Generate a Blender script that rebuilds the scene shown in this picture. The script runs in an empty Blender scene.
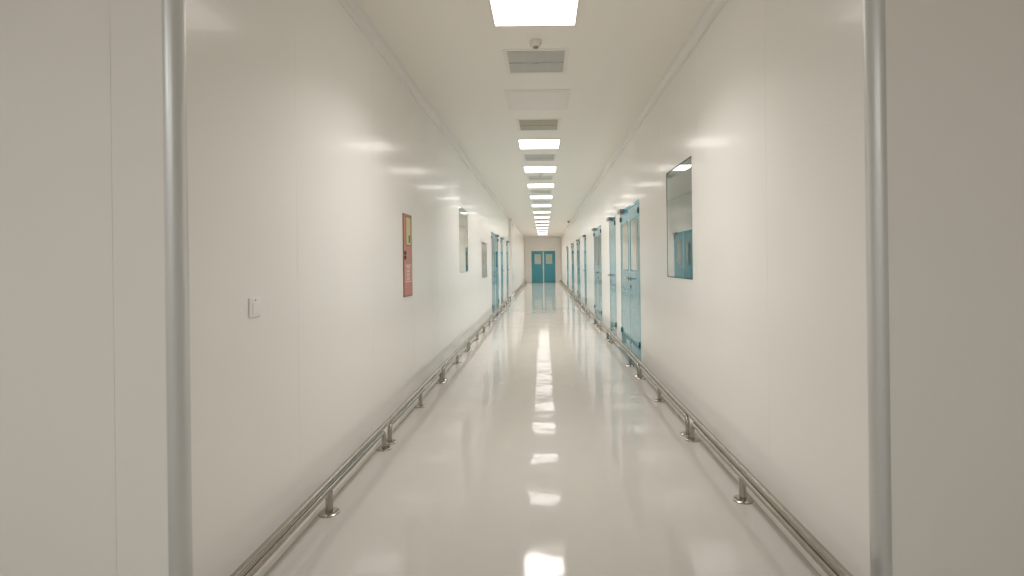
import bpy, bmesh, math, random
from mathutils import Vector, Matrix

random.seed(4)
C = bpy.context.scene.collection
PI = math.pi

# ------------------------------------------------------------------ dimensions (metres, camera stands at x=0, y=0)
XL, XR = -1.27, 1.20            # corridor walls
H = 3.06                        # ceiling height
EYE = 1.33
YE = 34.4                       # end wall
YCL, YCR = 1.78, 1.85           # faces of the walls beside the corridor mouth
RC = 0.045                       # corner guard radius
ROOM_L, ROOM_R, ROOM_B = -3.3, 3.1, -3.6


# ------------------------------------------------------------------ materials
def new_mat(name):
    m = bpy.data.materials.new(name)
    m.use_nodes = True
    nt = m.node_tree
    return m, nt, nt.nodes['Principled BSDF']


def pbr(name, col, rough=0.5, metal=0.0, spec=0.5, ior=1.5, noise=0.0, nscale=8.0, bump=0.0, bscale=20.0, stretch=(1, 1, 1), coat=0.0):
    m, nt, b = new_mat(name)
    b.inputs['Base Color'].default_value = (*col, 1)
    b.inputs['Roughness'].default_value = rough
    b.inputs['Metallic'].default_value = metal
    b.inputs['Specular IOR Level'].default_value = spec
    b.inputs['IOR'].default_value = ior
    if coat:
        b.inputs['Coat Weight'].default_value = coat
        b.inputs['Coat Roughness'].default_value = 0.04
    tc = nt.nodes.new('ShaderNodeTexCoord')
    mp = nt.nodes.new('ShaderNodeMapping')
    mp.inputs['Scale'].default_value = stretch
    nt.links.new(tc.outputs['Object'], mp.inputs['Vector'])
    if noise:
        n = nt.nodes.new('ShaderNodeTexNoise')
        n.inputs['Scale'].default_value = nscale
        n.inputs['Detail'].default_value = 4
        nt.links.new(mp.outputs['Vector'], n.inputs['Vector'])
        mx = nt.nodes.new('ShaderNodeMix')
        mx.data_type = 'RGBA'
        mx.inputs[6].default_value = (*[c * (1 - noise) for c in col], 1)
        mx.inputs[7].default_value = (*[min(1, c * (1 + noise)) for c in col], 1)
        nt.links.new(n.outputs['Fac'], mx.inputs[0])
        nt.links.new(mx.outputs[2], b.inputs['Base Color'])
    if bump:
        n2 = nt.nodes.new('ShaderNodeTexNoise')
        n2.inputs['Scale'].default_value = bscale
        n2.inputs['Detail'].default_value = 2
        nt.links.new(mp.outputs['Vector'], n2.inputs['Vector'])
        bp = nt.nodes.new('ShaderNodeBump')
        bp.inputs['Strength'].default_value = 1.0
        bp.inputs['Distance'].default_value = bump
        nt.links.new(n2.outputs['Fac'], bp.inputs['Height'])
        nt.links.new(bp.outputs['Normal'], b.inputs['Normal'])
    return m


M = {}
M['wall'] = pbr('painted_steel_panel', (0.88, 0.865, 0.835), 0.23, spec=0.22, bump=0.0005, bscale=1.3, coat=0.12)
M['ceiling'] = pbr('ceiling_panel', (0.90, 0.87, 0.81), 0.34, spec=0.4)
M['floor'] = pbr('epoxy_floor', (0.52, 0.50, 0.465), 0.07, spec=0.5, noise=0.02, nscale=1.2, bump=0.004, bscale=2.2)
M['cove'] = pbr('cove_profile', (0.84, 0.82, 0.79), 0.4)
M['base_cove'] = pbr('floor_cove', (0.82, 0.80, 0.74), 0.3)
M['alu'] = pbr('anodised_aluminium', (0.68, 0.69, 0.69), 0.36, metal=0.6, bump=0.00005, bscale=30, stretch=(1, 1, 0.05))
M['steel'] = pbr('stainless_steel', (0.43, 0.40, 0.355), 0.25, metal=1.0)
M['teal'] = pbr('teal_door_paint', (0.05, 0.32, 0.41), 0.2, spec=0.5, coat=0.5)
M['teal_frame'] = pbr('teal_frame_paint', (0.07, 0.33, 0.41), 0.24, spec=0.5, coat=0.4)
M['hatch_steel'] = pbr('brushed_hatch_steel', (0.40, 0.40, 0.37), 0.16, metal=1.0)
M['dark'] = pbr('dark_rubber', (0.035, 0.037, 0.04), 0.45)
M['grey_metal'] = pbr('grey_metal', (0.30, 0.31, 0.31), 0.35, metal=0.6)
M['blind'] = pbr('grey_roller_blind', (0.31, 0.325, 0.305), 0.8, noise=0.04, nscale=14)  # grey sheet added behind window glass, its tone standing in for a dim room
M['pale_blind'] = pbr('pale_roller_blind', (0.90, 0.90, 0.87), 0.8, noise=0.03, nscale=14)  # pale opaque sheet added behind door glass in place of the rooms beyond
M['white'] = pbr('white_plastic', (0.86, 0.84, 0.83), 0.35)
M['cream_plastic'] = pbr('cream_plastic', (0.80, 0.76, 0.66), 0.45)
M['red'] = pbr('red_cabinet_paint', (0.56, 0.20, 0.145), 0.35)
M['dark_red'] = pbr('red_cabinet_side', (0.34, 0.11, 0.085), 0.4)
M['yellow'] = pbr('yellow_notice', (0.62, 0.54, 0.24), 0.3, noise=0.12, nscale=20)
M['print'] = pbr('white_print', (0.88, 0.84, 0.80), 0.5)
M['green'] = pbr('green_print', (0.12, 0.22, 0.07), 0.5)
M['vent'] = pbr('vent_mesh', (0.74, 0.75, 0.71), 0.5)
M['vent_warm'] = pbr('vent_mesh_warm', (0.62, 0.59, 0.49), 0.5)
M['vent_frame'] = pbr('vent_frame', (0.84, 0.81, 0.75), 0.4)
M['blank'] = pbr('unlit_diffuser', (0.86, 0.82, 0.79), 0.35)


def glass_mat():
    m, nt, b = new_mat('window_glass')
    nt.nodes.remove(b)
    out = nt.nodes['Material Output']
    fr = nt.nodes.new('ShaderNodeFresnel')
    fr.inputs['IOR'].default_value = 1.5
    # two panes of a double glazed unit: 1-(1-F)^3
    inv = nt.nodes.new('ShaderNodeMath'); inv.operation = 'SUBTRACT'; inv.inputs[0].default_value = 1
    pw = nt.nodes.new('ShaderNodeMath'); pw.operation = 'POWER'; pw.inputs[1].default_value = 3
    inv2 = nt.nodes.new('ShaderNodeMath'); inv2.operation = 'SUBTRACT'; inv2.inputs[0].default_value = 1
    nt.links.new(fr.outputs[0], inv.inputs[1]); nt.links.new(inv.outputs[0], pw.inputs[0]); nt.links.new(pw.outputs[0], inv2.inputs[1])
    tr = nt.nodes.new('ShaderNodeBsdfTransparent'); tr.inputs[0].default_value = (0.93, 0.96, 0.94, 1)
    gl = nt.nodes.new('ShaderNodeBsdfGlossy'); gl.inputs['Roughness'].default_value = 0.012; gl.inputs[0].default_value = (0.88, 0.91, 0.89, 1)
    mx = nt.nodes.new('ShaderNodeMixShader')
    nt.links.new(inv2.outputs[0], mx.inputs[0]); nt.links.new(tr.outputs[0], mx.inputs[1]); nt.links.new(gl.outputs[0], mx.inputs[2])
    nt.links.new(mx.outputs[0], out.inputs['Surface'])
    return m


M['glass'] = glass_mat()


def emit_mat(name, col, strength):
    m, nt, b = new_mat(name)
    b.inputs['Base Color'].default_value = (0.8, 0.8, 0.8, 1)
    b.inputs['Emission Color'].default_value = (*col, 1)
    b.inputs['Emission Strength'].default_value = strength
    return m


M['lamp'] = emit_mat('lit_diffuser', (1.0, 0.955, 0.905), 3.3)


# ------------------------------------------------------------------ mesh helpers
def obj(name, bm, mat, parent=None, smooth=False, solid=None):
    me = bpy.data.meshes.new(name)
    bmesh.ops.recalc_face_normals(bm, faces=bm.faces)
    if smooth:
        for f in bm.faces:
            f.smooth = True
        for e in bm.edges:
            if len(e.link_faces) == 2 and e.calc_face_angle(0) > 0.7:
                e.smooth = False
    bm.to_mesh(me)
    bm.free()
    me.materials.append(M[mat])
    o = bpy.data.objects.new(name, me)
    C.objects.link(o)
    if parent:
        o.parent = parent
    return o


def add_box(bm, a, b, bevel=0.0, seg=2):
    lo = [min(p, q) for p, q in zip(a, b)]
    hi = [max(p, q) for p, q in zip(a, b)]
    vs = [bm.verts.new((x, y, z)) for x in (lo[0], hi[0]) for y in (lo[1], hi[1]) for z in (lo[2], hi[2])]
    F = [(0, 1, 3, 2), (4, 6, 7, 5), (0, 4, 5, 1), (2, 3, 7, 6), (0, 2, 6, 4), (1, 5, 7, 3)]
    fs = [bm.faces.new([vs[i] for i in f]) for f in F]
    if bevel:
        es = list({e for f in fs for e in f.edges})
        bmesh.ops.bevel(bm, geom=es, offset=bevel, segments=seg, affect='EDGES', profile=0.5)
    return bm


def box(a, b, bevel=0.0, seg=2):
    return add_box(bmesh.new(), a, b, bevel, seg)


def add_tube(bm, pts, r, n=16, cap=True):
    pts = [Vector(p) for p in pts]
    rings = []
    prev = None
    for i, p in enumerate(pts):
        if i == 0:
            t = (pts[1] - p).normalized()
        elif i == len(pts) - 1:
            t = (p - pts[i - 1]).normalized()
        else:
            t = ((pts[i + 1] - p).normalized() + (p - pts[i - 1]).normalized()).normalized()
        if prev is None:
            ref = Vector((1, 0, 0)) if abs(t.x) < 0.9 else Vector((0, 0, 1))
            u = (ref - t * ref.dot(t)).normalized()
        else:
            u = (prev - t * prev.dot(t)).normalized()
        prev = u
        v = t.cross(u)
        rings.append([bm.verts.new(p + r * (math.cos(a) * u + math.sin(a) * v)) for a in [2 * PI * k / n for k in range(n)]])
    for A, B in zip(rings, rings[1:]):
        for k in range(n):
            bm.faces.new((A[k], A[(k + 1) % n], B[(k + 1) % n], B[k]))
    if cap:
        bm.faces.new(rings[0][::-1])
        bm.faces.new(rings[-1])
    return bm


def add_lathe(bm, prof, c, axis='z', n=28):
    """prof: (radius, height) pairs turned about the axis through c"""
    rings = []
    for r, h in prof:
        if r < 1e-6:
            p = (c[0], c[1], c[2] + h) if axis == 'z' else (c[0] + h, c[1], c[2])
            rings.append([bm.verts.new(p)])
            continue
        ring = []
        for k in range(n):
            a = 2 * PI * k / n
            if axis == 'z':
                ring.append(bm.verts.new((c[0] + r * math.cos(a), c[1] + r * math.sin(a), c[2] + h)))
            else:
                ring.append(bm.verts.new((c[0] + h, c[1] + r * math.cos(a), c[2] + r * math.sin(a))))
        rings.append(ring)
    for A, B in zip(rings, rings[1:]):
        for k in range(n):
            if len(A) == 1 and len(B) == 1:
                continue
            if len(A) == 1:
                bm.faces.new((A[0], B[k], B[(k + 1) % n]))
            elif len(B) == 1:
                bm.faces.new((A[k], A[(k + 1) % n], B[0]))
            else:
                bm.faces.new((A[k], A[(k + 1) % n], B[(k + 1) % n], B[k]))
    if len(rings[0]) > 1:
        bm.faces.new(rings[0][::-1])
    if len(rings[-1]) > 1:
        bm.faces.new(rings[-1])
    return bm


def rrect(u0, u1, v0, v1, r, n=5):
    """rounded rectangle outline in (u, v)"""
    out = []
    for cu, cv, a0 in ((u1 - r, v1 - r, 0), (u0 + r, v1 - r, PI / 2), (u0 + r, v0 + r, PI), (u1 - r, v0 + r, 1.5 * PI)):
        for k in range(n + 1):
            a = a0 + PI / 2 * k / n
            out.append((cu + r * math.cos(a), cv + r * math.sin(a)))
    return out


def add_prism(bm, outline, fn, d0, d1, inner=None):
    """extrude an outline (u, v) from depth d0 to d1; fn maps (u, v, d) to a point; inner = hole outline with as many points"""
    o0 = [bm.verts.new(fn(u, v, d0)) for u, v in outline]
    o1 = [bm.verts.new(fn(u, v, d1)) for u, v in outline]
    n = len(outline)
    if inner is None:
        bm.faces.new(o0)
        bm.faces.new(o1[::-1])
        for k in range(n):
            bm.faces.new((o0[k], o0[(k + 1) % n], o1[(k + 1) % n], o1[k]))
        return bm
    i0 = [bm.verts.new(fn(u, v, d0)) for u, v in inner]
    i1 = [bm.verts.new(fn(u, v, d1)) for u, v in inner]
    for k in range(n):
        j = (k + 1) % n
        bm.faces.new((o0[k], o0[j], i0[j], i0[k]))
        bm.faces.new((o1[k], i1[k], i1[j], o1[j]))
        bm.faces.new((o0[k], o1[k], o1[j], o0[j]))
        bm.faces.new((i0[k], i0[j], i1[j], i1[k]))
    return bm


def sheet(fn, us, vs, holes, seams, thick, gw=0.0014, gd=0.0012):
    """a panelled wall: grid over (u, v) with holes, a V groove at each seam, and real thickness.
    fn(u, v, d): d > 0 goes into the wall"""
    brk = {round(u, 5): 0.0 for u in us}
    for h in holes:
        brk[round(h[0], 5)] = 0.0
        brk[round(h[1], 5)] = 0.0
    for s in seams:
        if any(h[0] - 0.01 < s < h[1] + 0.01 and h[2] <= 0.001 and h[3] >= vs[-1] - 0.01 for h in holes):
            continue
        if min(abs(s - b) for b in brk) < 0.012:
            continue
        brk[round(s - gw, 5)] = 0.0
        brk[round(s, 5)] = gd
        brk[round(s + gw, 5)] = 0.0
    U = sorted(brk)
    V = sorted({round(v, 5) for v in vs} | {round(h[2], 5) for h in holes} | {round(h[3], 5) for h in holes})
    V = [v for v in V if vs[0] - 1e-6 <= v <= vs[-1] + 1e-6]
    bm = bmesh.new()
    fv, bv = {}, {}

    def solid(i, j):
        if i < 0 or j < 0 or i >= len(U) - 1 or j >= len(V) - 1:
            return False
        cu, cv = (U[i] + U[i + 1]) / 2, (V[j] + V[j + 1]) / 2
        return not any(h[0] < cu < h[1] and h[2] < cv < h[3] for h in holes)

    def f(i, j):
        if (i, j) not in fv:
            fv[(i, j)] = bm.verts.new(fn(U[i], V[j], brk[U[i]]))
        return fv[(i, j)]

    def b(i, j):
        if (i, j) not in bv:
            bv[(i, j)] = bm.verts.new(fn(U[i], V[j], thick))
        return bv[(i, j)]

    for i in range(len(U) - 1):
        for j in range(len(V) - 1):
            if not solid(i, j):
                continue
            bm.faces.new((f(i, j), f(i + 1, j), f(i + 1, j + 1), f(i, j + 1)))
            bm.faces.new((b(i, j), b(i, j + 1), b(i + 1, j + 1), b(i + 1, j)))
            if not solid(i - 1, j):
                bm.faces.new((f(i, j), f(i, j + 1), b(i, j + 1), b(i, j)))
            if not solid(i + 1, j):
                bm.faces.new((f(i + 1, j), b(i + 1, j), b(i + 1, j + 1), f(i + 1, j + 1)))
            if not solid(i, j - 1):
                bm.faces.new((f(i, j), b(i, j), b(i + 1, j), f(i + 1, j)))
            if not solid(i, j + 1):
                bm.faces.new((f(i, j + 1), f(i + 1, j + 1), b(i + 1, j + 1), b(i, j + 1)))
    return bm


def tag(o, label, cat=None, group=None, kind=None):
    if label:
        o['label'] = label
    if cat:
        o['category'] = cat
    if group:
        o['group'] = group
    if kind:
        o['kind'] = kind
    return o


def struct(name, bm, mat, label=None, smooth=False, parent=None):
    o = obj(name, bm, mat, parent, smooth)
    if parent is None:
        o['kind'] = 'structure'
    if label:
        o['label'] = label
    return o


def empty(name, loc):
    o = bpy.data.objects.new(name, None)
    C.objects.link(o)
    o.location = loc
    return o


def copy_tree(o, parent=None):
    c = o.copy()
    C.objects.link(c)
    if parent:
        c.parent = parent
    for ch in [x for x in bpy.data.objects if x.parent == o]:
        copy_tree(ch, c)
    return c


ORD = ['first', 'second', 'third', 'fourth', 'fifth', 'sixth', 'seventh', 'eighth', 'ninth', 'tenth', 'eleventh', 'twelfth',
       'thirteenth', 'fourteenth', 'fifteenth', 'sixteenth', 'seventeenth', 'eighteenth', 'nineteenth', 'twentieth']


def Lw(u, v, d):      # left corridor wall: u = along corridor, v = height, d = into the wall
    return (XL - d, u, v)


def Rw(u, v, d):
    return (XR + d, u, v)


def Ew(u, v, d):      # end wall
    return (u, YE + d, v)


# ------------------------------------------------------------------ doors and windows: where they are (along the corridor)
DH = 2.10
# side, start, end, leaves, pane width, label
RIGHT_DOORS = [
    (6.36, 7.92, 2, 0.55, 'teal double door with two pale glass panes, nearest on the right wall'),
    (8.46, 9.26, 1, 0.0, 'teal single door without a pane, just beyond the nearest right double door'),
    (10.56, 12.10, 2, 0.5, 'teal double door with panes, third doorway along the right wall'),
    (14.3, 15.0, 1, 0.0, 'narrow teal single door, fourth doorway along the right wall'),
    (16.75, 18.15, 2, 0.42, 'teal double door, fifth doorway along the right wall'),
    (20.1, 21.7, 2, 0.42, 'teal double door, sixth doorway along the right wall'),
    (24.6, 26.1, 2, 0.42, 'teal double door, last on the right wall before the end wall'),
]
LEFT_DOORS = [
    (12.5, 14.35, 2, 0.40, 'teal double door with narrow panes, nearest on the left wall'),
    (15.2, 16.0, 1, 0.0, 'teal single door, second doorway along the left wall'),
    (17.55, 18.35, 1, 0.0, 'teal single door, last on the left wall before the side opening'),
]
OPEN_L = (18.75, 20.3)          # side passage in the left wall
R_WIN = (4.11, 4.96, 1.175, 2.178)
L_WIN = (7.72, 8.60, 1.19, 2.205)
L_WIN2 = (10.48, 11.48, 1.01, 1.775)
E_DOOR = (-0.80, 0.785)         # end double door

rh = [(a, b, 0.0, DH) for a, b, *_ in RIGHT_DOORS] + [R_WIN]
lh = [(a, b, 0.0, DH) for a, b, *_ in LEFT_DOORS] + [L_WIN, L_WIN2, (OPEN_L[0], OPEN_L[1], 0.0, H)]

# ------------------------------------------------------------------ the setting
seams_l = [2.64 + 1.16 * k for k in range(28)]
seams_r = [2.74 + 1.2 * k for k in range(27)]
struct('wall_left', sheet(Lw, (YCL + RC, OPEN_L[0]), (0.0, H), [h for h in lh if h[1] < OPEN_L[0]], [s for s in seams_l if s < OPEN_L[0] - .1], 0.05), 'wall')
struct('wall_left_beyond', sheet(Lw, (OPEN_L[1], YE), (0.0, H), [], [s for s in seams_l if OPEN_L[1] + .1 < s < YE], 0.05), 'wall')
struct('wall_right', sheet(Rw, (YCR + RC, YE), (0.0, H), rh, seams_r, 0.05), 'wall')
struct('wall_end', sheet(Ew, (XL - 0.05, XR + 0.05), (0.0, H), [(E_DOOR[0], E_DOOR[1], 0.0, DH)], [], 0.05), 'wall')
# walls facing the camera beside the corridor mouth
struct('wall_front_left', sheet(lambda u, v, d: (u, YCL + d, v), (ROOM_L, XL - RC), (0.0, H), [], [-1.5, -2.66], 0.05, 0.0022, 0.004), 'wall')
struct('wall_front_right', sheet(lambda u, v, d: (u, YCR + d, v), (XR + RC, ROOM_R), (0.0, H), [], [2.42], 0.05), 'wall')
struct('wall_back', sheet(lambda u, v, d: (u, ROOM_B - d, v), (ROOM_L, ROOM_R), (0.0, H), [], [-2, -.8, .4, 1.6], 0.05), 'wall')
struct('wall_lobby_left', sheet(lambda u, v, d: (ROOM_L - d, u, v), (ROOM_B, YCL), (0.0, H), [], [-2, -.8, .4], 0.05), 'wall')
struct('wall_lobby_right', sheet(lambda u, v, d: (ROOM_R + d, u, v), (ROOM_B, YCR), (0.0, H), [], [-2, -.8, .4], 0.05), 'wall')
# side passage beyond the opening
SPX = -3.4
struct('wall_passage_near', box((SPX, OPEN_L[0] - 0.05, 0), (XL - 0.05, OPEN_L[0], H)), 'wall')
struct('wall_passage_far', box((SPX, OPEN_L[1], 0), (XL - 0.05, OPEN_L[1] + 0.05, H)), 'wall')
struct('wall_passage_end', box((SPX - 0.05, OPEN_L[0] - 0.05, 0), (SPX, OPEN_L[1] + 0.05, H)), 'wall')


def slab(z0, z1):
    """floor or ceiling: T-shaped plan of the lobby, corridor and side passage, one mesh"""
    ol = [(ROOM_L - .05, ROOM_B - .05), (ROOM_R + .05, ROOM_B - .05), (ROOM_R + .05, YCR + .05), (XR + .05, YCR + .05),
          (XR + .05, YE + .05), (XL - .05, YE + .05), (XL - .05, OPEN_L[1] + .05), (SPX - .05, OPEN_L[1] + .05),
          (SPX - .05, OPEN_L[0] - .05), (XL - .05, OPEN_L[0] - .05), (XL - .05, YCL + .05), (ROOM_L - .05, YCL + .05)]
    bm = bmesh.new()
    add_prism(bm, ol, lambda u, v, d: (u, v, d), z0, z1)
    return bm


struct('floor', slab(-0.08, 0.0), 'floor')
struct('ceiling', slab(H, H + 0.08), 'ceiling')


def cove(fn, u0, u1, r, top, lip=0.004):
    """quarter-round cove in the corner between a wall and the floor or the ceiling"""
    bm = bmesh.new()
    n = 8
    prof = []
    for k in range(n + 1):
        a = PI / 2 * k / n
        prof.append((-(r - r * math.sin(a)), r - r * math.cos(a)))   # (depth into room, height)
    prof = [(-r - 0.012, 0.0), (-r - 0.012, lip)] + [(d, h + lip) for d, h in prof[1:]] + [(0.0, r + lip + 0.0), (-lip, r + lip), (-lip, r + 0.012 + lip), (0.0, r + 0.012 + lip), (0.0, 0.0)]
    # clean profile: concave strip with two small lips
    prof = [(0, 0), (-r - .01, 0), (-r - .01, lip)]
    for k in range(n + 1):
        a = PI / 2 * k / n
        prof.append((-(r - r * math.sin(a)) - lip, r - r * math.cos(a) + lip))
    prof += [(-lip, r + .01 + lip), (0, r + .01 + lip)]
    A, B = [], []
    for d, h in prof:
        v = H - h if top else h
        A.append(bm.verts.new(fn(u0, v, d)))
        B.append(bm.verts.new(fn(u1, v, d)))
    m = len(prof)
    for k in range(m):
        j = (k + 1) % m
        bm.faces.new((A[k], A[j], B[j], B[k]))
    bm.faces.new(A)
    bm.faces.new(B[::-1])
    return bm


# ceiling coves
struct('trim_1', cove(Lw, YCL + RC, OPEN_L[0], 0.055, True), 'cove', smooth=True)
struct('trim_2', cove(Lw, OPEN_L[1], YE, 0.055, True), 'cove', smooth=True)
struct('trim_3', cove(Rw, YCR + RC, YE, 0.055, True), 'cove', smooth=True)
struct('trim_4', cove(Ew, XL + 0.07, XR - 0.07, 0.055, True), 'cove', smooth=True)


# floor coves, stopping at every doorway
def runs(a, b, gaps):
    out, p = [], a
    for g0, g1 in sorted(gaps):
        out.append((p, g0 - 0.03))
        p = g1 + 0.03
    out.append((p, b))
    return out


n = 0
for a, b in runs(YCR + RC, YE, [(d[0], d[1]) for d in RIGHT_DOORS]):
    n += 1
    struct('baseboard_right' + ('' if n == 1 else '_%d' % n), cove(Rw, a, b, 0.04, False, 0.002), 'base_cove', smooth=True)
n = 0
for a, b in runs(YCL + RC, YE, [(d[0], d[1]) for d in LEFT_DOORS] + [(OPEN_L[0] - .03, OPEN_L[1] + .03)]):
    n += 1
    struct('baseboard_left' + ('' if n == 1 else '_%d' % n), cove(Lw, a, b, 0.04, False, 0.002), 'base_cove', smooth=True)
struct('baseboard_end', cove(Ew, XL + .05, E_DOOR[0] - .05, 0.04, False, 0.002), 'base_cove', smooth=True)
struct('baseboard_end_2', cove(Ew, E_DOOR[1] + .05, XR - .05, 0.04, False, 0.002), 'base_cove', smooth=True)
# coved vertical inner corners of the end wall
for i, (x, s) in enumerate(((XL, 1), (XR, -1))):
    bm = bmesh.new()
    ol = [(x, YE), (x, YE - .055)] + [(x + s * .05 * (1 - math.cos(a)), YE - .05 + .05 * math.sin(a)) for a in [PI / 2 * k / 6 for k in range(7)]] + [(x + s * .055, YE)]
    add_prism(bm, ol, lambda u, v, d: (u, v, d), 0.06, H - 0.08)
    struct('trim_%d' % (5 + i), bm, 'cove', smooth=True)


# ------------------------------------------------------------------ rounded aluminium corner guards at the corridor mouth
def corner_guard(x, yc, s, label):
    """s = +1 right corner, -1 left corner; quarter round between the corridor wall and the wall facing the camera"""
    bm = bmesh.new()
    cx, cy = x + s * RC, yc + RC
    ol = []
    nn = 14
    ol.append((x - s * 0.0015, cy + 0.003))
    for k in range(nn + 1):
        a = PI / 2 * k / nn
        ol.append((cx - s * (RC + 0.0015) * math.cos(a), cy - (RC + 0.0015) * math.sin(a)))
    ol.append((cx + s * 0.003, yc - 0.0015))
    ol.append((cx + s * 0.003, yc + 0.002))
    for k in range(nn + 1):
        a = PI / 2 * (nn - k) / nn
        ol.append((cx - s * (RC - 0.003) * math.cos(a), cy - (RC - 0.003) * math.sin(a)))
    ol.append((x + s * 0.002, cy + 0.003))
    add_prism(bm, ol, lambda u, v, d: (u, v, d), 0.0, H)
    o = obj('corner_guard', bm, 'alu', None, smooth=True)
    tag(o, label, 'corner guard', 'corner guards at the corridor mouth')


corner_guard(XL, YCL, -1, 'tall rounded aluminium corner guard on the left corner of the corridor mouth')
corner_guard(XR, YCR, 1, 'tall rounded aluminium corner guard on the right corner of the corridor mouth')


# ------------------------------------------------------------------ doors
def lever(fn, u, v, away, name, parent):
    """rose, neck and lever; away = +1 or -1 along the wall"""
    bm = bmesh.new()
    p = lambda uu, vv, dd: Vector(fn(uu, vv, dd))
    add_tube(bm, [p(u, v, 0.006), p(u, v, -0.004)], 0.024, 16)
    h = obj(name, bm, 'steel', parent, smooth=True)
    bm = bmesh.new()
    pts = [p(u, v, 0.0), p(u, v, -0.04), p(u + away * .012, v, -0.052), p(u + away * .03, v, -0.055), p(u + away * .125, v, -0.055)]
    add_tube(bm, pts, 0.010, 12)
    obj('lever', bm, 'steel', h, smooth=True)
    return h


def make_door(fn, idx, a, b, leaves, pw, label, top=DH, closer=True, pane_mat='pale_blind', pane=(1.21, 1.89), hinges=True, strip=0.03):
    """a flush steel door set in its own frame; fn maps (along, up, into the wall)"""
    mid = (a + b) / 2
    root = empty('door_%d' % idx, fn(mid, 0, 0.02))
    tag(root, label, 'door', None, 'structure')
    inv = Matrix.Translation(-Vector(root.location))

    def put(name, bm, mat, parent=root, smooth=False):
        if parent is root:
            bmesh.ops.transform(bm, matrix=inv, verts=bm.verts)
        o = obj(name, bm, mat, parent, smooth)
        return o

    fw = 0.035
    bm = bmesh.new()
    e = 0.006
    outer = [(a - e, 0.0), (a - e, top + e), (b + e, top + e), (b + e, 0.0), (b - fw, 0.0), (b - fw, top - fw), (a + fw, top - fw), (a + fw, 0.0)]
    add_prism(bm, outer, fn, -0.0012, 0.0)
    outer2 = [(a + .001, 0.0), (a + .001, top - .001), (b - .001, top - .001), (b - .001, 0.0), (b - fw, 0.0), (b - fw, top - fw), (a + fw, top - fw), (a + fw, 0.0)]
    add_prism(bm, outer2, fn, 0.0, 0.05)
    bmesh.ops.remove_doubles(bm, verts=bm.verts, dist=0.0004)
    put('door_frame', bm, 'teal_frame')
    i0, i1 = a + fw + .003, b - fw - .003
    w = (i1 - i0) / leaves
    for k in range(leaves):
        l0, l1 = i0 + k * w + (0.004 if k else 0), i0 + (k + 1) * w - (0.004 if k < leaves - 1 else 0)
        bm = bmesh.new()
        if pw:
            c = (l0 + l1) / 2
            pb = (c - pw / 2, c + pw / 2, pane[0], pane[1])
            outl = rrect(l0, l1, 0.008, top - fw - .004, 0.004)
            inl = rrect(pb[0], pb[1], pb[2], pb[3], 0.03)
            add_prism(bm, outl, fn, 0.0012, 0.046, inl)
        else:
            add_prism(bm, rrect(l0, l1, 0.008, top - fw - .004, 0.004), fn, 0.0012, 0.046)
        leaf = put('door_leaf', bm, 'teal')
        sub = lambda name, bm, mat, smooth=False: put2(name, bm, mat, leaf, smooth)

        def put2(name, bm, mat, parent, smooth=False):
            bmesh.ops.transform(bm, matrix=inv, verts=bm.verts)
            return obj(name, bm, mat, parent, smooth)
        if pw:
            bm = bmesh.new()
            add_prism(bm, rrect(pb[0] - .012, pb[1] + .012, pb[2] - .012, pb[3] + .012, 0.04), fn, -0.0006, 0.0011, rrect(pb[0] + .004, pb[1] - .004, pb[2] + .004, pb[3] - .004, 0.028))
            put2('pane_trim', bm, 'teal_frame', leaf)
            bm = bmesh.new()
            add_prism(bm, rrect(pb[0] + .001, pb[1] - .001, pb[2] + .001, pb[3] - .001, 0.029), fn, 0.0025, 0.0085)
            put2('glass_pane', bm, 'glass', leaf)
            bm = bmesh.new()
            add_prism(bm, rrect(pb[0] + .001, pb[1] - .001, pb[2] + .001, pb[3] - .001, 0.029), fn, 0.012, 0.02)
            put2('blind', bm, pane_mat, leaf)  # added backing sheet, hides the void behind the pane
        if leaves == 2 and k == 0:
            bm = bmesh.new()
            sw = strip / 2
            add_prism(bm, rrect(mid - sw, mid + sw, 0.01, top - fw - .006, 0.003), fn, -0.001, 0.0011)
            put2('meeting_strip', bm, 'alu', leaf)
        # lever handle and lock on the meeting edge
        if leaves == 2:
            hu, aw = (l1 - .06 - strip / 2, -1) if k == 0 else (l0 + .06 + strip / 2, 1)
        else:
            hu, aw = l1 - .06, -1
        lv = 1.09
        bm = bmesh.new()
        p = lambda uu, vv, dd: Vector(fn(uu, vv, dd))
        add_prism(bm, rrect(hu - .022, hu + .022, lv - .03, lv + .03, 0.015), fn, -0.006, 0.0011)
        hnd = put2('handle_plate', bm, 'steel', leaf)
        bm = bmesh.new()
        add_tube(bm, [p(hu, lv, -0.0055), p(hu, lv, -0.034), p(hu + aw * .008, lv, -0.046), p(hu + aw * .025, lv, -0.05), p(hu + aw * .125, lv, -0.05)], 0.010, 12)
        put2('handle', bm, 'steel', leaf, True)
        if k == 0:
            bm = bmesh.new()
            add_tube(bm, [p(hu, .98, 0.0011), p(hu, .98, -0.008)], 0.024, 18)
            put2('lock', bm, 'steel', leaf, True)
        if hinges:
            he = l0 if (k == 0 and leaves == 2) or leaves == 1 else l1
            for hz in (0.28, 1.97):
                bm = bmesh.new()
                add_tube(bm, [p(he, hz - .035, -0.010), p(he, hz + .035, -0.010)], 0.009, 12)
                put2('hinge', bm, 'dark', leaf, True)
        if closer and k == leaves - 1:
            bm = bmesh.new()
            c0 = l1 - 0.30
            pts = [fn(u, v, d) for u, v, d in ((c0, top - .045, -0.0015), (l1 - .02, top + .01, -0.06))]
            add_box(bm, (pts[0][0], pts[0][1], pts[0][2] - .002), pts[1], 0.006)
            put2('door_closer', bm, 'grey_metal', leaf)
    return root


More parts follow.
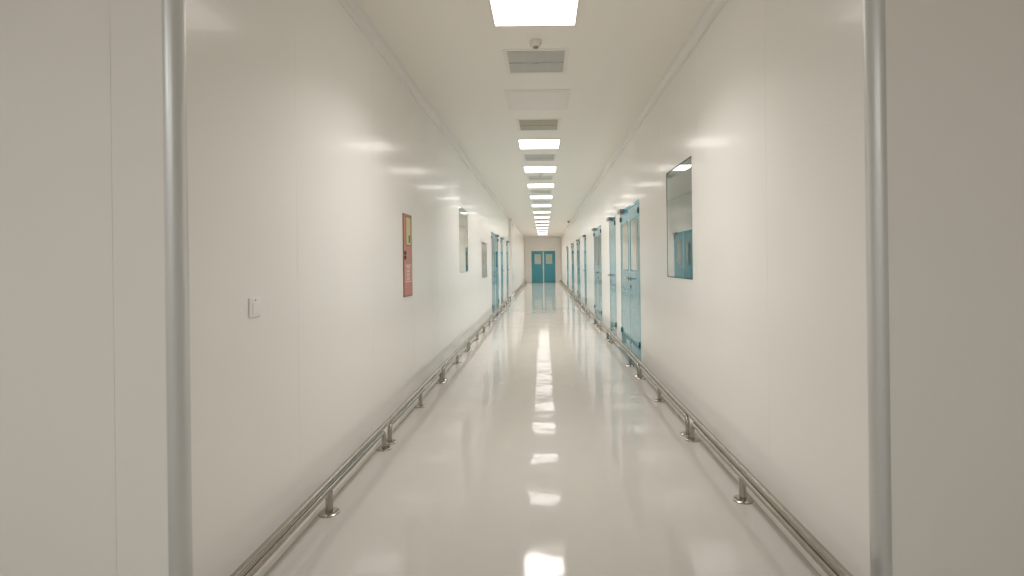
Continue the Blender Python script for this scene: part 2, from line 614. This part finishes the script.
di = 0
for a, b, nl, pw, lab in RIGHT_DOORS:
    di += 1
    make_door(Rw, di, a, b, nl, pw, lab)
for a, b, nl, pw, lab in LEFT_DOORS:
    di += 1
    make_door(Lw, di, a, b, nl, pw, lab)
make_door(Ew, di + 1, E_DOOR[0], E_DOOR[1], 2, 0.44, 'bright teal double door with small panes in the far end wall', closer=False, pane_mat='pale_blind', pane=(1.22, 1.90), strip=0.075)


# ------------------------------------------------------------------ windows
def make_window(fn, idx, h, label, frame_mat, back_mat, fw=0.012, r=0.04):
    a, b, v0, v1 = h
    root = empty('window_%d' % idx, fn((a + b) / 2, (v0 + v1) / 2, 0.02))
    tag(root, label, 'window', None, 'structure')
    inv = Matrix.Translation(-Vector(root.location))

    def put(name, bm, mat):
        bmesh.ops.transform(bm, matrix=inv, verts=bm.verts)
        return obj(name, bm, mat, root)
    ins = 0.0008
    bm = bmesh.new()
    add_prism(bm, rrect(a + ins, b - ins, v0 + ins, v1 - ins, 0.0004), fn, 0.001, 0.049, rrect(a + fw, b - fw, v0 + fw, v1 - fw, r))
    put('window_frame', bm, frame_mat)
    bm = bmesh.new()
    add_prism(bm, rrect(a + fw - .0002, b - fw + .0002, v0 + fw - .0002, v1 - fw + .0002, r), fn, 0.003, 0.009)
    put('glass_pane', bm, 'glass')
    bm = bmesh.new()
    add_prism(bm, rrect(a + fw + .001, b - fw - .001, v0 + fw + .001, v1 - fw - .001, r), fn, 0.04, 0.048)
    put('blind', bm, back_mat)  # added opaque sheet where the room behind would show
    return root


make_window(Rw, 1, R_WIN, 'large dark-edged flush window on the right wall, mirroring the corridor', 'dark', 'blind', fw=0.009)
make_window(Lw, 2, L_WIN, 'tall flush window on the left wall beyond the red cabinet', 'grey_metal', 'blind', fw=0.009)

def make_hatch(h, label):
    a, b, v0, v1 = h
    root = empty('wall_hatch', Lw((a + b) / 2, (v0 + v1) / 2, 0.02))
    tag(root, label, 'hatch')
    inv = Matrix.Translation(-Vector(root.location))

    def put(name, bm, mat, smooth=False):
        bmesh.ops.transform(bm, matrix=inv, verts=bm.verts)
        return obj(name, bm, mat, root, smooth)
    bm = bmesh.new()
    add_prism(bm, rrect(a + .0008, b - .0008, v0 + .0008, v1 - .0008, 0.0004), Lw, 0.0005, 0.049, rrect(a + .04, b - .04, v0 + .04, v1 - .04, 0.02))
    put('hatch_frame', bm, 'grey_metal')
    bm = bmesh.new()
    add_prism(bm, rrect(a + .0405, b - .0405, v0 + .0405, v1 - .0405, 0.02), Lw, 0.003, 0.03)
    put('hatch_door', bm, 'hatch_steel')
    bm = bmesh.new()
    add_tube(bm, [Lw(a + .10, v0 + .30, .0029), Lw(a + .10, v0 + .30, -.022), Lw(a + .10, v0 + .31, -.03), Lw(a + .10, v0 + .43, -.03), Lw(a + .10, v0 + .44, -.022), Lw(a + .10, v0 + .44, .0029)], 0.006, 10)
    put('pull_handle', bm, 'steel', True)


make_hatch(L_WIN2, 'grey steel hatch in the left wall between tall window and first left door')


# ------------------------------------------------------------------ ceiling: lights, vents, detectors
XC = -0.04                      # line of fittings down the middle
PITCH = 2.015
Y0 = 3.43


LAMP_W, LAMP_SPREAD = 18.3, 128


def make_light():
    root = empty('ceiling_light', (0, 0, H))
    bm = bmesh.new()
    s, t = 0.305, 0.288
    add_prism(bm, rrect(-s, s, -s, s, 0.004, 2), lambda u, v, d: (u, v, d), -0.006, 0.0, rrect(-t, t, -t, t, 0.004, 2))
    obj('frame', bm, 'vent_frame', root)
    bm = box((-t + .0005, -t + .0005, -0.004), (t - .0005, t - .0005, -0.0005))
    obj('diffuser', bm, 'lamp', root)
    # the low-glare panel throws most of its light downwards
    ld = bpy.data.lights.new('panel_light', 'AREA')
    ld.shape = 'SQUARE'
    ld.size = 2 * t - .01
    ld.energy = LAMP_W
    ld.spread = math.radians(LAMP_SPREAD)
    ld.color = (1.0, 0.952, 0.912)
    lo = bpy.data.objects.new('panel_light', ld)
    C.objects.link(lo)
    lo.location = (0, 0, -0.0075)
    lo.parent = root
    return root


def make_vent(mat):
    root = empty('air_vent', (0, 0, H))
    bm = bmesh.new()
    s, t = 0.272, 0.238
    add_prism(bm, rrect(-s, s, -s, s, 0.006, 2), lambda u, v, d: (u, v, d), -0.004, 0.0, rrect(-t, t, -t, t, 0.004, 2))
    obj('frame', bm, 'vent_frame', root)
    bm = bmesh.new()
    add_box(bm, (-t + .001, -t + .001, -0.0015), (t - .001, t - .001, -0.0002))
    obj('back_plate', bm, 'grey_metal', root)
    bm = bmesh.new()
    # two banks of slanted blades either side of a middle bar, all joined by two cross ties
    nb = 22
    for k in range(nb):
        y = -t + .012 + (2 * t - .024) * k / (nb - 1)
        add_box(bm, (-t + .0015, y - .0065, -0.006), (t - .0015, y + .0065, -0.0035))
    for x in (-.1, .1):
        add_box(bm, (x - .003, -t + .0015, -0.0036), (x + .003, t - .0015, -0.0025))
    obj('grille', bm, mat, root)
    bm = box((-t + .0015, -.006, -0.008), (t - .0015, .006, -0.0062))
    obj('middle_bar', bm, 'grey_metal', root)
    bm = bmesh.new()
    add_lathe(bm, [(0, -.012), (.008, -.012), (.010, -.010), (.010, -.0081)], (0, 0, 0))
    obj('latch', bm, 'grey_metal', root, True)
    return root


light0 = make_light()
k = 0
n_lit = 0
for k in range(15):
    if k == 1:
        continue
    o = light0 if n_lit == 0 else copy_tree(light0)
    o.location = (XC, Y0 + PITCH * k, H)
    n_lit += 1
    tag(o, ('lit white square ceiling light nearest the camera, cut by the top of the frame' if n_lit == 1 else
            'lit white square ceiling light, %s from the near end of the lit row' % ORD[n_lit - 1]), 'light', 'ceiling lights down the corridor')
# the second fitting of the row is off
off = empty('unlit_ceiling_light', (XC, Y0 + PITCH, H))
bm = bmesh.new()
s, t = 0.335, 0.29
add_prism(bm, rrect(-s, s, -s, s, 0.006, 2), lambda u, v, d: (u, v, d), -0.004, 0.0, rrect(-t, t, -t, t, 0.004, 2))
obj('frame', bm, 'vent_frame', off)
obj('diffuser', box((-t + .0005, -t + .0005, -0.006), (t - .0005, t - .0005, -0.0005)), 'blank', off)
tag(off, 'unlit pale square ceiling panel between the first and second grey vents', 'light')
# lobby lights behind the camera
for x, y in ((-1.7, -1.5), (-0.2, -2.0)):
    o = copy_tree(light0)
    o.location = (x, y, H)
    for ch in o.children:                      # these two are cooler in tone
        if ch.type == 'LIGHT':
            ch.data = ch.data.copy()
            ch.data.color = (0.93, 0.95, 0.97)
            ch.data.energy = LAMP_W * 1.1
            ch.data.spread = math.radians(170)
    tag(o, 'lit white square ceiling light in the lobby behind the corridor mouth' + (' on the left' if x < -1 else ' on the centre line'), 'light', 'lobby ceiling lights')

vent0 = make_vent('vent')
vent1 = None
for k in range(14):
    y = Y0 + PITCH * (k + .5) - .03
    if k == 0:
        o = vent0
    elif k == 1:
        o = make_vent('vent_warm')
    else:
        o = copy_tree(vent0)
    o.location = (XC, y, H)
    lab = ['grey square ceiling vent with a middle bar, nearest the camera',
           'brownish ceiling vent between the unlit panel and the second lit light'][k] if k < 2 else \
        'small grey ceiling vent, %s of the vents from the near end' % ORD[k]
    tag(o, lab, 'vent', 'ceiling vents between the lights')

det0 = empty('smoke_detector', (0, 0, H))
bm = bmesh.new()
add_lathe(bm, [(.050, 0), (.052, -.008), (.048, -.014), (.044, -.016)], (0, 0, 0))
obj('base', bm, 'cream_plastic', det0, True)
bm = bmesh.new()
add_lathe(bm, [(.042, -.0162), (.042, -.030), (.036, -.040), (.022, -.043)], (0, 0, 0))
obj('cover', bm, 'cream_plastic', det0, True)
bm = bmesh.new()
add_lathe(bm, [(.020, -.0432), (.020, -.050), (.012, -.054), (0, -.0545)], (0, 0, 0))
obj('sensor', bm, 'grey_metal', det0, True)
for i, y in enumerate((4.0, 9.95, 16.0)):
    o = det0 if i == 0 else copy_tree(det0)
    o.location = (XC, y, H)
    tag(o, ['round cream smoke detector on the ceiling between nearest light and vent',
            'small round smoke detector beside the fourth ceiling vent',
            'tiny round smoke detector farthest down the ceiling row'][i], 'smoke detector', 'smoke detectors on the ceiling')

cam0 = empty('dome_camera', (1.06, 21.2, H))
bm = bmesh.new()
add_lathe(bm, [(.06, 0), (.06, -.03), (.055, -.035)], (0, 0, 0))
obj('base', bm, 'white', cam0, True)
bm = bmesh.new()
add_lathe(bm, [(.052, -.0352), (.05, -.06), (.035, -.085), (.015, -.097), (0, -.1)], (0, 0, 0))
obj('dome', bm, 'dark', cam0, True)
tag(cam0, 'small dark ceiling dome camera near the right wall far down', 'camera')


# ------------------------------------------------------------------ low steel guard rails on the floor
FZ, FR = 0.128, 0.017           # hoop frame standing on the floor
TZ, TR = 0.162, 0.0195          # continuous rail on top of the hoops
PR = 0.019


def make_rail(xf, xt, segs, y0, y1, label):
    """one continuous rail welded on a row of hoops; each hoop has its own posts and base plates"""
    cy = (y0 + y1) / 2
    root = empty('guard_rail', (xf, cy, 0))
    bm = bmesh.new()
    add_tube(bm, [(xt - xf, y0 - cy, TZ), (xt - xf, y1 - cy, TZ)], TR, 24)
    obj('top_rail', bm, 'steel', root, True)
    prof = [(.053, 0.0), (.053, .006), (.048, .010), (.031, .012)]
    br = 0.05
    for a, b, mids in segs:
        bm = bmesh.new()
        pts = [(0, a - cy, 0.0125)]
        for k in range(8):
            t = PI / 2 * k / 7
            pts.append((0, a - cy + br * (1 - math.cos(t)), FZ - br + br * math.sin(t)))
        for k in range(8):
            t = PI / 2 * k / 7
            pts.append((0, b - cy - br + br * math.sin(t), FZ - br * (1 - math.cos(t))))
        pts.append((0, b - cy, 0.0125))
        add_tube(bm, pts, FR, 20)
        hoop = obj('hoop', bm, 'steel', root, True)
        for y in [a] + mids + [b]:
            bm = bmesh.new()
            add_lathe(bm, prof, (0, y - cy, 0))
            obj('base_plate', bm, 'steel', hoop, True)
        for y in mids:
            bm = bmesh.new()
            add_tube(bm, [(0, y - cy, 0.0125), (0, y - cy, FZ - FR * .6)], PR, 16)
            obj('post', bm, 'steel', hoop, True)
    tag(root, label, 'rail', 'low guard rails along the corridor walls')


XFL, XTL, XFR, XTR = -1.165, -1.171, 1.088, 1.10
g = .065
near_l = []
p = 1.72
while p + 2.0 < 18.2:
    near_l.append((p + g, p + 2.03 - g, [p + 1.02]))
    p += 2.03
far_l = []
p = 20.5
while p + 2.0 < YE - .2:
    far_l.append((p + g, p + 2.03 - g, [p + 1.03]))
    p += 2.03
far_l.append((p + g, YE - .15, []))
segs_r = [(1.74, 3.79, [2.83]), (3.91, 5.80, [4.86]), (5.93, 8.34, [6.52]), (8.46, 9.87, [8.82]), (9.99, 12.3, [10.45, 11.0]), (12.42, 14.2, [12.95, 13.7])]
p = 14.27
while p + 2.0 < YE - .2:
    segs_r.append((p + g, p + 2.03 - g, [p + 1.03]))
    p += 2.03
segs_r.append((p + g, YE - .15, []))
make_rail(XFL, XTL, near_l, near_l[0][0] - .05, near_l[-1][1] + .05, 'low stainless guard rail running along the left wall from the corridor mouth')
make_rail(XFL, XTL, far_l, far_l[0][0] - .05, YE - .09, 'short far stretch of low guard rail on the left, beyond the side opening')
make_rail(XFR, XTR, segs_r, segs_r[0][0] - .05, YE - .09, 'low stainless guard rail running the whole length of the right wall')


# ------------------------------------------------------------------ red fire cabinet on the left wall
def on_left(name, y, z, label, cat):
    root = empty(name, (XL, y, z))
    tag(root, label, cat)
    inv = Matrix.Translation(-Vector(root.location))

    def put(nm, bm, mat, parent=None, smooth=False, lab=None):
        bmesh.ops.transform(bm, matrix=inv, verts=bm.verts)
        o = obj(nm, bm, mat, parent or root, smooth)
        if lab:
            o['label'] = lab
        return o
    return root, put


fa, fb, f0, f1 = 4.62, 4.92, 1.03, 1.795
root, put = on_left('fire_cabinet', (fa + fb) / 2, (f0 + f1) / 2, 'narrow red fire cabinet with yellow notice set in the left wall', 'cabinet')
bm = bmesh.new()
add_prism(bm, rrect(fa, fb, f0, f1, 0.004), Lw, -0.006, -0.0002, rrect(fa + .012, fb - .012, f0 + .012, f1 - .012, 0.003))
put('cabinet_frame', bm, 'dark_red')
bm = bmesh.new()
add_prism(bm, rrect(fa + .013, fb - .013, f0 + .013, f1 - .013, 0.003), Lw, -0.0075, -0.0003)
door = put('cabinet_door', bm, 'red')
ya, yb = fa + .085, fa + .245
bm = bmesh.new()
add_prism(bm, rrect(ya - .012, yb + .012, 1.498, 1.777, 0.008), Lw, -0.0095, -0.0076, rrect(ya, yb, 1.51, 1.765, 0.006))
put('notice_frame', bm, 'dark_red', door)
bm = bmesh.new()
add_prism(bm, rrect(ya + .0005, yb - .0005, 1.5105, 1.7645, 0.006), Lw, -0.0085, -0.0076)
put('notice', bm, 'yellow', door, lab='yellow notice panel')
bm = bmesh.new()
add_prism(bm, rrect(ya + .085, yb - .02, 1.53, 1.60, 0.006), Lw, -0.0092, -0.0086)
put('notice_mark', bm, 'green', door)
# black recessed pull
for zc in (1.433, 1.391):
    bm = bmesh.new()
    add_prism(bm, rrect(fa + .022, fa + .062, zc - .018, zc + .018, 0.012), Lw, -0.016, -0.0076)
    put('latch', bm, 'dark', door)
# printed block: thin white outline with two columns of strokes, too small to read
bm = bmesh.new()
add_prism(bm, rrect(fa + .06, fa + .25, 1.165, 1.325, 0.003), Lw, -0.0083, -0.0076, rrect(fa + .067, fa + .243, 1.171, 1.319, 0.002))
put('print_border', bm, 'print', door)
glyphs = []
rnd = random.Random(9)
bm = bmesh.new()
for r_ in range(4):
    z1 = 1.313 - r_ * .035
    u0, u1 = fa + .105, fa + .195
    # each sign: a joined set of upright and level strokes
    add_prism(bm, [(u0, z1 - .026), (u0 + .010, z1 - .026), (u0 + .010, z1 - .006), (u1 - .010, z1 - .006), (u1 - .010, z1 - .026), (u1, z1 - .026), (u1, z1), (u0, z1)], Lw, -0.0083, -0.0076)
    zc = z1 - .012 - .006 * rnd.random()
    add_prism(bm, [(u0 + .014, zc - .005), (u1 - .014, zc - .005), (u1 - .014, zc), (u0 + .014, zc)], Lw, -0.0083, -0.0076)
    um = (u0 + u1) / 2
    add_prism(bm, [(um - .004, z1 - .027), (um + .004, z1 - .027), (um + .004, zc - .006), (um - .004, zc - .006)], Lw, -0.0083, -0.0076)
put('lettering', bm, 'print', door)

# ------------------------------------------------------------------ wall switch on the left wall
sa, sb, s0, s1 = 2.195, 2.283, 1.107, 1.193
root, put = on_left('wall_switch', (sa + sb) / 2, (s0 + s1) / 2, 'square white wall switch plate low on the near left wall', 'switch')
bm = bmesh.new()
a_, b_ = Lw(sa, s0, -0.0002), Lw(sb, s1, -0.006)
put('plate', add_box(bm, a_, b_, 0.003), 'white')
put('rocker', box(Lw(sa + .022, s0 + .014, -0.0061), Lw(sb - .022, s1 - .022, -0.0085), 0.001), 'white')
bm = bmesh.new()
add_tube(bm, [Lw((sa + sb) / 2, s1 - .012, -0.0059), Lw((sa + sb) / 2, s1 - .012, -0.0075)], 0.0035, 12)
put('indicator', bm, 'grey_metal', None, True)

# ------------------------------------------------------------------ world, camera, view
w = bpy.data.worlds.new('World')
bpy.context.scene.world = w
w.use_nodes = True
w.node_tree.nodes['Background'].inputs[0].default_value = (0.02, 0.02, 0.02, 1)

cd = bpy.data.cameras.new('Camera')
cam = bpy.data.objects.new('Camera', cd)
C.objects.link(cam)
cd.sensor_width = 36
F_PX = 511.0
cd.lens = 36 * F_PX / 1024
VPX, VPY = 543.5, 262.5
cd.shift_x = -(VPX - 512) / 1024
cd.shift_y = -(288 - VPY) / 1024
cd.clip_start = 0.05
cd.clip_end = 200
ROLL = 0.0125
cam.matrix_world = Matrix.Translation((0, 0, EYE)) @ Matrix.Rotation(PI / 2, 4, 'X') @ Matrix.Rotation(-ROLL, 4, 'Z')
sc = bpy.context.scene
sc.camera = cam
sc.view_settings.view_transform = 'Standard'
sc.view_settings.look = 'None'
sc.view_settings.gamma = 1
sc.view_settings.use_curve_mapping = False
sc.view_settings.exposure = 0.17
sc.cycles.max_bounces = 20
sc.cycles.diffuse_bounces = 14
sc.cycles.glossy_bounces = 6
sc.cycles.transparent_max_bounces = 12
